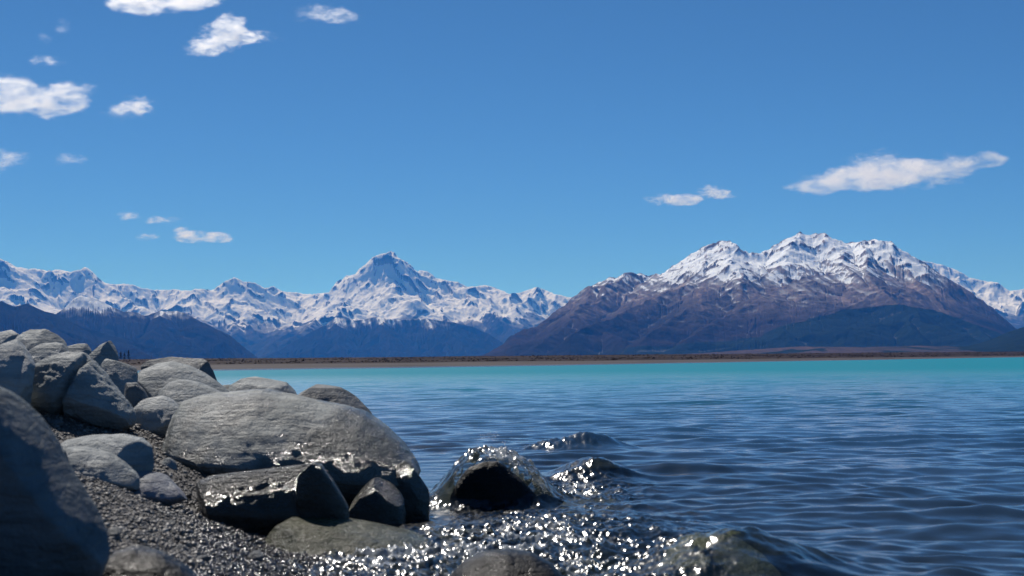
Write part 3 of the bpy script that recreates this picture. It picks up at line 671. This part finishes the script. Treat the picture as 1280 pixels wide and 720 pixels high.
def rock(top, bot, D, mat, label, seed, wd=.7, lean=.5, e=.85, rough=.06, sub=6, name='boulder', cat='boulder', group=None, chips=5, yaw=0.0, cracks=(), sink=0.0, fine=.6, eq=.62):
    """boulder from its traced upper and lower outline (photo pixels) at distance D, with its own depth and an irregular surface"""
    v, f = ico(sub); top = np.array(top, float); bot = np.array(bot, float)
    if D is None:
        hx = ground_hit((top[0, 0] + top[-1, 0]) / 2, bot[:, 1].max() - 2); D = hx[1] + (top[-1, 0] - top[0, 0]) / 2 * hx[1] / FPX * wd * .8
    s = D / FPX; x0, x1 = top[0, 0], top[-1, 0]; cx = (x0 + x1) / 2; ymid = (top[:, 1].min() + bot[:, 1].max()) / 2
    base = at(cx, bot[:, 1].max(), D); gz_ = float(ground_z(base[0], base[1], False)) - .05
    if base[2] > gz_:        # reach down into the ground
        ex = (base[2] - gz_) / s; bot[:, 1] += ex; base = at(cx, bot[:, 1].max(), D)
    half = (x1 - x0) / 2
    a = v[:, 0]; r = np.sqrt(np.maximum(1 - a * a, 1e-9)); cb = v[:, 1] / r; sb = v[:, 2] / r
    px = cx + a * half
    T = np.interp(px, top[:, 0], top[:, 1]); B = np.interp(px, bot[:, 0], bot[:, 1])
    kp = np.clip(r / .22, 0, 1) ** .5; mid = T + eq * (B - T); hf = (B - T) / 2 * kp; hu = (mid - T) * kp; hd = (B - mid) * kp
    sg = np.sign(sb) * np.abs(sb) ** e; cg = np.sign(cb) * np.abs(cb) ** e
    H = hf.max() * s
    X = (px - cx) * s
    Z = (bot[:, 1].max() - (mid - np.where(sg > 0, hu, hd) * sg)) * s
    W = half * s * wd * r ** .7
    Y = W * cg + lean * np.maximum(sg, 0) * hf * s + .35 * np.maximum(-sg, 0) * hf * s
    Pn = np.stack([X, Y, Z], -1); C0 = np.array([0, 0, H]); N = Pn - C0; N /= np.linalg.norm(N, axis=1)[:, None] + 1e-9
    N[:, 1] *= 1.4
    sc_ = min(half * s, H) ; q = Pn / sc_ + seed * 13.7
    rg = 1 - np.abs(perlin3(q * .9, seed + 3)) * 2
    d = rough * sc_ * (1.3 * fbm3(q * .75, 3, seed) + .5 * np.clip(rg, 0, 1) * fbm3(q * .5, 2, seed + 8)) + fine * rough * sc_ * fbm3(q * 3.2, 4, seed + 20) + fine * .25 * rough * sc_ * (1 - 2 * np.abs(perlin3(q * np.array([1.2, 2, 5.]), seed + 40)))
    # flat chipped faces: push points above some planes back to them
    rn = random.Random(seed); Pn = Pn + N * d[:, None]
    for c in range(chips):
        dirv = np.array([rn.uniform(-1, 1), rn.uniform(-1, .6), rn.uniform(-.6, 1)]); dirv /= np.linalg.norm(dirv)
        pr = (Pn - C0) @ dirv; lim = np.quantile(pr, .97) * rn.uniform(.80, .95); ov = np.maximum(pr - lim, 0)
        Pn = Pn - dirv[None] * (ov * .82)[:, None]
    for (cxp, cyp, ang, wdt, dpt) in cracks:      # crack lines in the picture plane of the stone
        c = np.array([(cxp - cx) * s, (bot[:, 1].max() - cyp) * s]); n_ = np.array([math.cos(ang), math.sin(ang)])
        dd = (Pn[:, 0] - c[0]) * n_[0] + (Pn[:, 2] - c[1]) * n_[1] + .05 * sc_ * fbm3(q * 2, 2, seed + 60)
        Pn = Pn - N * (np.exp(-(dd / (wdt * s)) ** 2) * dpt * s * (Pn[:, 1] < W.max() * .4))[:, None]
    me = mesh_np(name, Pn, f, mat, True)
    o = link(name, me); o.location = (base[0], base[1], base[2] - sink)
    return tag(o, label, cat, group)

def P_(s): return [tuple(float(q) for q in p.split(',')) for p in s.split()]
# great foreground stone, bottom left
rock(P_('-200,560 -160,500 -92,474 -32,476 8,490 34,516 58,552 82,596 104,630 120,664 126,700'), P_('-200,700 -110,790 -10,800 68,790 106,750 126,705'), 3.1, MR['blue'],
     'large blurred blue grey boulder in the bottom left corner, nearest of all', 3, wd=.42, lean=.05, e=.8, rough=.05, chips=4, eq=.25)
# the big banded boulder
rock(P_('208,560 212,520 222,502 245,494 275,491 320,488 350,495 385,503 420,510 450,520 478,538 500,556 516,575 524,590'), P_('208,565 214,592 235,606 262,618 300,622 350,630 400,634 440,640 480,636 510,622 524,592'), 6.9, MR['main'],
     'big grey banded boulder with wet glinting top at the centre left of the shore', 7, wd=.62, lean=1.1, e=.8, rough=.055, sub=7, chips=0, eq=.66)
rock(P_('436,622 446,610 460,602 474,600 490,606 500,616 505,625'), P_('436,625 448,638 470,642 494,638 505,627'), 6.45, MR['wet'], 'dark wet stone under the right end of the big banded boulder', 9, wd=.8, lean=.3, chips=5, rough=.08)
rock(P_('484,604 494,584 508,576 520,582 530,596 536,610 537,622'), P_('484,608 495,628 515,634 530,630 537,624'), 6.7, MR['wet'], 'dark round wet stone touching the water right of the big banded boulder', 10, wd=.8, lean=.3, chips=4, rough=.08)
rock(P_('240,606 262,592 300,586 340,582 370,576 392,580 402,600 408,625'), P_('240,610 270,625 320,632 370,636 400,634 408,626'), 6.0, MR['wet'], 'low wet stone covered in glints in front of the big banded boulder', 12, wd=.45, lean=.9, chips=2, rough=.08, e=.7)
rock(P_('370,604 376,586 388,578 402,584 415,602 428,623 436,636'), P_('372,604 376,630 400,640 425,642 436,637'), 5.9, MR['wet'], 'upright dark slab leaning against the low glinting stone', 13, wd=.45, lean=.15, chips=2, e=.6, eq=.35, rough=.04)
rock(P_('330,652 360,640 410,641 460,649 510,659 540,672 548,680'), P_('330,645 380,690 430,700 480,700 530,695 548,680'), 5.75, MR['olive'], 'flat olive brown slab awash at the edge of the water', 14, wd=.75, lean=1.2, chips=2, rough=.05, sink=.035)
# pair of flat stones on the gravel
rock(P_('64,566 76,552 105,546 145,545 170,550 184,560 194,574'), P_('64,570 80,596 110,604 150,600 180,590 194,578'), None, MR['dry'], 'flat grey stone with a raised ledge behind the purple tinged one on the gravel', 15, wd=.6, lean=.9, chips=4)
rock(P_('70,580 78,560 100,560 130,568 150,580 166,592 172,600'), P_('70,585 90,602 120,606 150,604 172,602'), None, MR['dry'], 'blunt grey stone left of the purple tinged flat one', 16, wd=.6, lean=.9, chips=4)
rock(P_('116,604 126,592 142,587 165,588 192,592 212,602 236,612'), P_('116,608 140,620 180,624 215,622 236,614'), None, MR['blue2'], 'smooth low stone with a purple tinge lying on the gravel left of the glinting one', 17, wd=.6, lean=1.0, chips=3)
rock(P_('199,582 204,574 212,572 218,578 221,586'), P_('199,584 206,592 216,592 221,587'), None, MR['dry'], 'small grey stone wedged against the left foot of the big banded boulder', 18, wd=.8, sub=4, name='stone', cat='stone')
# pile on the left
rock(P_('-50,470 -30,440 -10,425 10,424 24,434 34,452 38,475'), P_('-50,475 -30,520 0,525 25,520 38,480'), 6.6, MR['pale'], 'pale smooth boulder at the left edge behind the nearest blue grey one', 20, wd=.7, lean=.8, chips=3)
rock(P_('22,478 26,462 40,450 58,444 80,442 98,444 112,456 128,472 144,490 158,506 166,518'), P_('22,482 30,500 55,504 90,510 120,520 150,525 166,520'), 6.9, MR['dry'], 'split boulder with a deep dark cleft in the left rock pile', 21, wd=.6, lean=.55, e=.8, chips=3, rough=.10, sub=7, cracks=[(96, 470, -.35, 4, 10)])
rock(P_('8,432 14,420 28,412 48,411 60,417 72,427 80,436'), P_('8,434 25,442 50,444 70,442 80,438'), 8.6, MR['dry'], 'folded grey boulder on top of the left rock pile', 22, wd=.8, lean=.8, chips=4, rough=.11)
rock(P_('-30,430 -15,416 5,412 22,414 32,424'), P_('-30,440 0,445 32,440'), 9.3, MR['pale'], 'pale boulder at the left edge behind the folded one', 23, wd=.8, lean=.8, chips=3)
rock(P_('24,442 30,433 45,430 60,428 72,430 80,440'), P_('24,446 40,458 65,456 80,444'), 7.9, MR['dry'], 'rounded grey boulder directly below the folded one on the left pile', 24, wd=.8, lean=.7, chips=3)
rock(P_('66,440 76,431 90,428 102,430 110,440'), P_('66,446 85,452 110,446'), 9.4, MR['dry'], 'low stone in the gap behind the split boulder, left of the pointed one', 25, wd=.8, lean=.7, chips=3, sub=5)
rock(P_('98,446 108,438 120,430 130,425 137,428 142,440 143,450'), P_('98,448 110,458 130,458 143,452'), 8.3, MR['dry'], 'pointed grey boulder standing up against the dark hills', 26, wd=.8, lean=.6, chips=5)
rock(P_('120,458 126,449 138,446 152,448 162,457 168,468'), P_('120,460 135,472 155,474 168,470'), 7.9, MR['dry'], 'small rounded boulder right of the split one', 27, wd=.8, lean=.7, chips=3)
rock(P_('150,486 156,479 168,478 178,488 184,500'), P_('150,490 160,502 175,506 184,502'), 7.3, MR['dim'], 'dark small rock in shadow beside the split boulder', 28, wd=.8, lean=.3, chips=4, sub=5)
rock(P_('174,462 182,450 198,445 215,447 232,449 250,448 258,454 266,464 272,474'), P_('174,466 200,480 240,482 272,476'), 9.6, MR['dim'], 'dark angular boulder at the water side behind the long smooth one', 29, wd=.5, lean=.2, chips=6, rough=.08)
rock(P_('160,474 172,462 188,454 206,452 226,457 246,466 264,477 283,491'), P_('160,478 190,492 230,496 265,496 283,492'), 8.5, MR['dry'], 'long smooth grey boulder sloping down to the right', 30, wd=.6, lean=1.0, chips=2, rough=.04)
rock(P_('193,489 205,478 222,475 240,478 258,485 276,494'), P_('193,492 220,502 250,503 276,497'), 7.7, MR['dry'], 'low rounded boulder in front of the long smooth one', 31, wd=.7, lean=1.0, chips=2, rough=.05)
rock(P_('162,506 172,500 186,498 196,496 208,500 222,508'), P_('162,510 180,522 205,522 222,512'), 7.2, MR['pale'], 'pale flat stone left of the big banded boulder', 32, wd=.8, lean=1.0, chips=5, sub=5)
rock(P_('282,482 296,474 314,472 324,465 338,464 352,470 364,480 374,492'), P_('282,486 300,500 340,504 374,496'), 9.0, MR['dry'], 'grey boulder behind the big banded one, left of the rounder dark edged one', 33, wd=.7, lean=.8, chips=4, rough=.08)
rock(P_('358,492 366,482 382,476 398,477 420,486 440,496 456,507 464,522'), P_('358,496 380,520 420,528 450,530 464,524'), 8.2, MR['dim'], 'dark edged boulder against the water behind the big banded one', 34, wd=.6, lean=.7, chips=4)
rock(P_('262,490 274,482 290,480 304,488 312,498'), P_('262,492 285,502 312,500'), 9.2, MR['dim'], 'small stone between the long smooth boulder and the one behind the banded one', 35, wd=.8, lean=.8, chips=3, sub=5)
# in the water
rock(P_('563,622 572,602 588,584 604,577 622,578 640,590 658,606 672,622'), P_('563,626 590,645 630,648 672,628'), 7.2, MR['black'], 'black wet rock in the water with a wave breaking over it', 36, wd=.38, lean=.1, chips=2, rough=.05, eq=.5)
rock(P_('560,728 580,708 605,699 635,697 665,701 690,712 706,728'), P_('560,735 600,760 660,765 706,735'), 4.45, MR['black'], 'smooth black stone cut by the bottom edge of the photo', 37, wd=.9, lean=.9, chips=1, rough=.03)
rock(P_('828,726 850,700 880,686 912,682 944,690 972,708 992,732'), P_('828,730 880,770 940,775 992,735'), 4.6, MR['green'], 'olive stone with a film of water welling over it at the bottom right', 38, wd=.9, lean=.9, chips=1, rough=.04)
rock(P_('118,712 140,692 165,688 190,694 215,706 244,724'), P_('118,720 160,745 210,750 244,728'), None, MR['black'], 'dark flat stone at the bottom edge beside the nearest boulder', 39, wd=.8, lean=.8, chips=3)
rock(P_('700,622 720,604 745,600 770,606 790,622'), P_('700,630 745,650 790,630'), 8.7, MR['olive'], 'drowned olive rock under the greenish swell right of the black one', 40, wd=.9, lean=.8, chips=1, sink=.07)

# individual cobbles lying on the gravel
rngc = random.Random(4)
cob = rock(P_('88,512 96,505 108,504 116,510 121,516'), P_('88,514 100,522 112,522 121,517'), None, MR['dim'], 'rounded cobble on the gravel under the split boulder', 41, wd=.8, lean=.6, sub=4, name='cobble', cat='cobble')
for i, (px, py, sc_, la) in enumerate([(240, 646, .30, None), (178, 640, .35, None), (150, 556, .3, None), (205, 530, .4, None), (130, 520, .35, None), (140, 672, .4, None), (285, 668, .33, None), (318, 700, .45, None),
    (250, 700, .4, None), (186, 560, .35, None), (70, 530, .5, None), (300, 640, .3, None), (212, 655, .28, None), (160, 535, .3, None), (190, 478, .4, None), (228, 690, .35, None), (330, 668, .3, None), (146, 500, .4, None)]):
    x, y, z = ground_hit(px, py); o = cob.copy(); COL.objects.link(o); o.scale = (sc_ * rngc.uniform(.8, 1.2), sc_, sc_ * rngc.uniform(.6, 1)); o.rotation_euler = (0, 0, rngc.uniform(0, 6.28))
    o.location = (x, y, z - .012); o['label'] = 'small grey cobble among the finer gravel'; o['group'] = 'small cobbles scattered on the gravel'

# gravel: far too many pebbles to count
def gravel(n, ya, yb, sa, sb, sub, seed, mat, name):
    rg = np.random.default_rng(seed); y = ya * (yb / ya) ** rg.uniform(0, 1, n * 3); a = rg.uniform(-.40, -.02, n * 3); x = y * np.tan(a)
    k = (shore_x(y) - x > -.25) & (rg.uniform(0, 1, n * 3) < (.35 + .65 * y / yb)); x, y = x[k][:n], y[k][:n]
    r = np.exp(rg.normal(0, .42, len(x))) * (sa + sb) / 2 * .62; r = np.clip(r, sa * .5, sb * 1.6)
    return blob_field(name, np.stack([x, y, ground_z(x, y) + r * .25], -1), r, r * rg.uniform(.4, .75, len(x)), mat, seed + 1, sub=sub, sq=.2)
m = NT('pebbles'); tn = m.attr('tone'); P = m.pos(); z_ = m.sep(P)[2]
cr = m.n('ShaderNodeValToRGB', Fac=tn); e_ = cr.color_ramp.elements; e_[0].color = (.045, .042, .041, 1); e_[1].color = (.30, .285, .265, 1)
for p_, c_ in ((.25, (.10, .085, .078, 1)), (.5, (.10, .098, .10, 1)), (.7, (.17, .14, .115, 1)), (.93, (.16, .16, .155, 1))): q = e_.new(p_); q.color = c_
nw = m.noise(P, 2.5, 2, .5); wt = m.ramp(m.math('ADD', z_, m.math('MULTIPLY', nw, .12)), .12, .30, 1, 0)
b = m.n('ShaderNodeBsdfPrincipled', Base__Color=m.mix(wt, cr.outputs[0], m.mix(1.0, cr.outputs[0], (.6, .6, .6), 'MULTIPLY')), Roughness=m.ramp(wt, 0, 1, .6, .16))
m.set(b.inputs['Normal'], m.bump(m.noise(P, 220, 2, .5), .5, .002))
pm = m.surf(b.outputs[0])
gravel(46000, 3.4, 7.4, .005, .013, 1, 71, pm, 'gravel')['kind'] = 'stuff'
gravel(24000, 6.9, 14.0, .009, .020, 1, 75, pm, 'shingle')['kind'] = 'stuff'

# drops thrown up where the wave breaks
rg = np.random.default_rng(9); n = 420
cx_ = rg.normal(-.14, .17, n); cy_ = rg.normal(7.45, .16, n)
zz = .05 + .3 * np.exp(-((cx_ + .12) / .2) ** 2) * rg.uniform(.6, 1.12, n)
m = NT('water_drops'); gb = m.n('ShaderNodeBsdfGlossy', Color=(1, 1, 1), Roughness=.25); tb = m.n('ShaderNodeBsdfTransparent', Color=(.95, .97, 1)); mx = m.n('ShaderNodeMixShader', Fac=.25)
m.t.links.new(tb.outputs[0], mx.inputs[1]); m.t.links.new(gb.outputs[0], mx.inputs[2])
rr_ = rg.uniform(.0015, .0045, n)
blob_field('spray', np.stack([cx_, cy_, zz], -1), rr_, rr_, m.surf(mx.outputs[0]), 10, sub=1)['kind'] = 'stuff'

# a few conifers on the far plain, seen over the rocks
def conifer(x, y, h, seed, label):
    root = bpy.data.objects.new('conifer_tree', None); COL.objects.link(root); root.location = (x, y, float(ground_z(x, y)) - .2)
    tag(root, label, 'tree', 'conifers on the far shore')
    rn = random.Random(seed)
    bm = bmesh.new(); bmesh.ops.create_cone(bm, segments=8, radius1=.04 * h, radius2=.008 * h, depth=h * .95, matrix=Matrix.Translation((0, 0, h * .475)), cap_ends=True)
    me = bpy.data.meshes.new('trunk'); bm.to_mesh(me); bm.free(); me.materials.append(TM[0]); link('trunk', me, root)
    V, F = [], []
    for k in range(900):
        t = rn.random() ** .8; z = h * (.10 + .9 * t); R = h * .27 * (1 - t) ** .75 * (1 + .25 * math.sin(z * 3 + seed)) + .08; a = rn.uniform(0, 6.283); q = R * math.sqrt(rn.random())
        c = Vector((q * math.cos(a), q * math.sin(a), z - q * .3)); sz = h * .045 * rn.uniform(.6, 1.3)
        d1 = Vector((math.cos(a), math.sin(a), rn.uniform(-.6, .2))).normalized() * sz; d2 = Vector((-math.sin(a), math.cos(a), rn.uniform(-.4, .4))).normalized() * sz * .5
        i = len(V); V += [c - d1 - d2, c + d1 * .9, c - d1 + d2]; F.append((i, i + 1, i + 2))
    link('crown', mesh_np('crown', [v[:] for v in V], F, TM[1], False), root)
def _pl(n, c, r=.9):
    m = NT(n); return m.surf(m.n('ShaderNodeBsdfPrincipled', Base__Color=c, Roughness=r).outputs[0])
TM = [_pl('bark', (.03, .022, .018)), _pl('needles', (.012, .022, .014))]
for i, (px, D, h, lb) in enumerate([(141, 1100, 9.5, 'leftmost conifer of the dark clump beside the pointed boulder'), (146, 1130, 7.5, 'low conifer second from the left in the dark clump beside the pointed boulder'),
     (151, 1090, 7.0, 'squat conifer in the middle of the dark clump beside the pointed boulder'), (155.5, 1110, 6.2, 'short conifer left of the spiky one in the far clump'), (160.5, 1100, 7.6, 'thin spiky conifer at the right end of the far clump')]):
    p = at(px, 450, D); conifer(p[0], p[1], h, i + 3, lb)
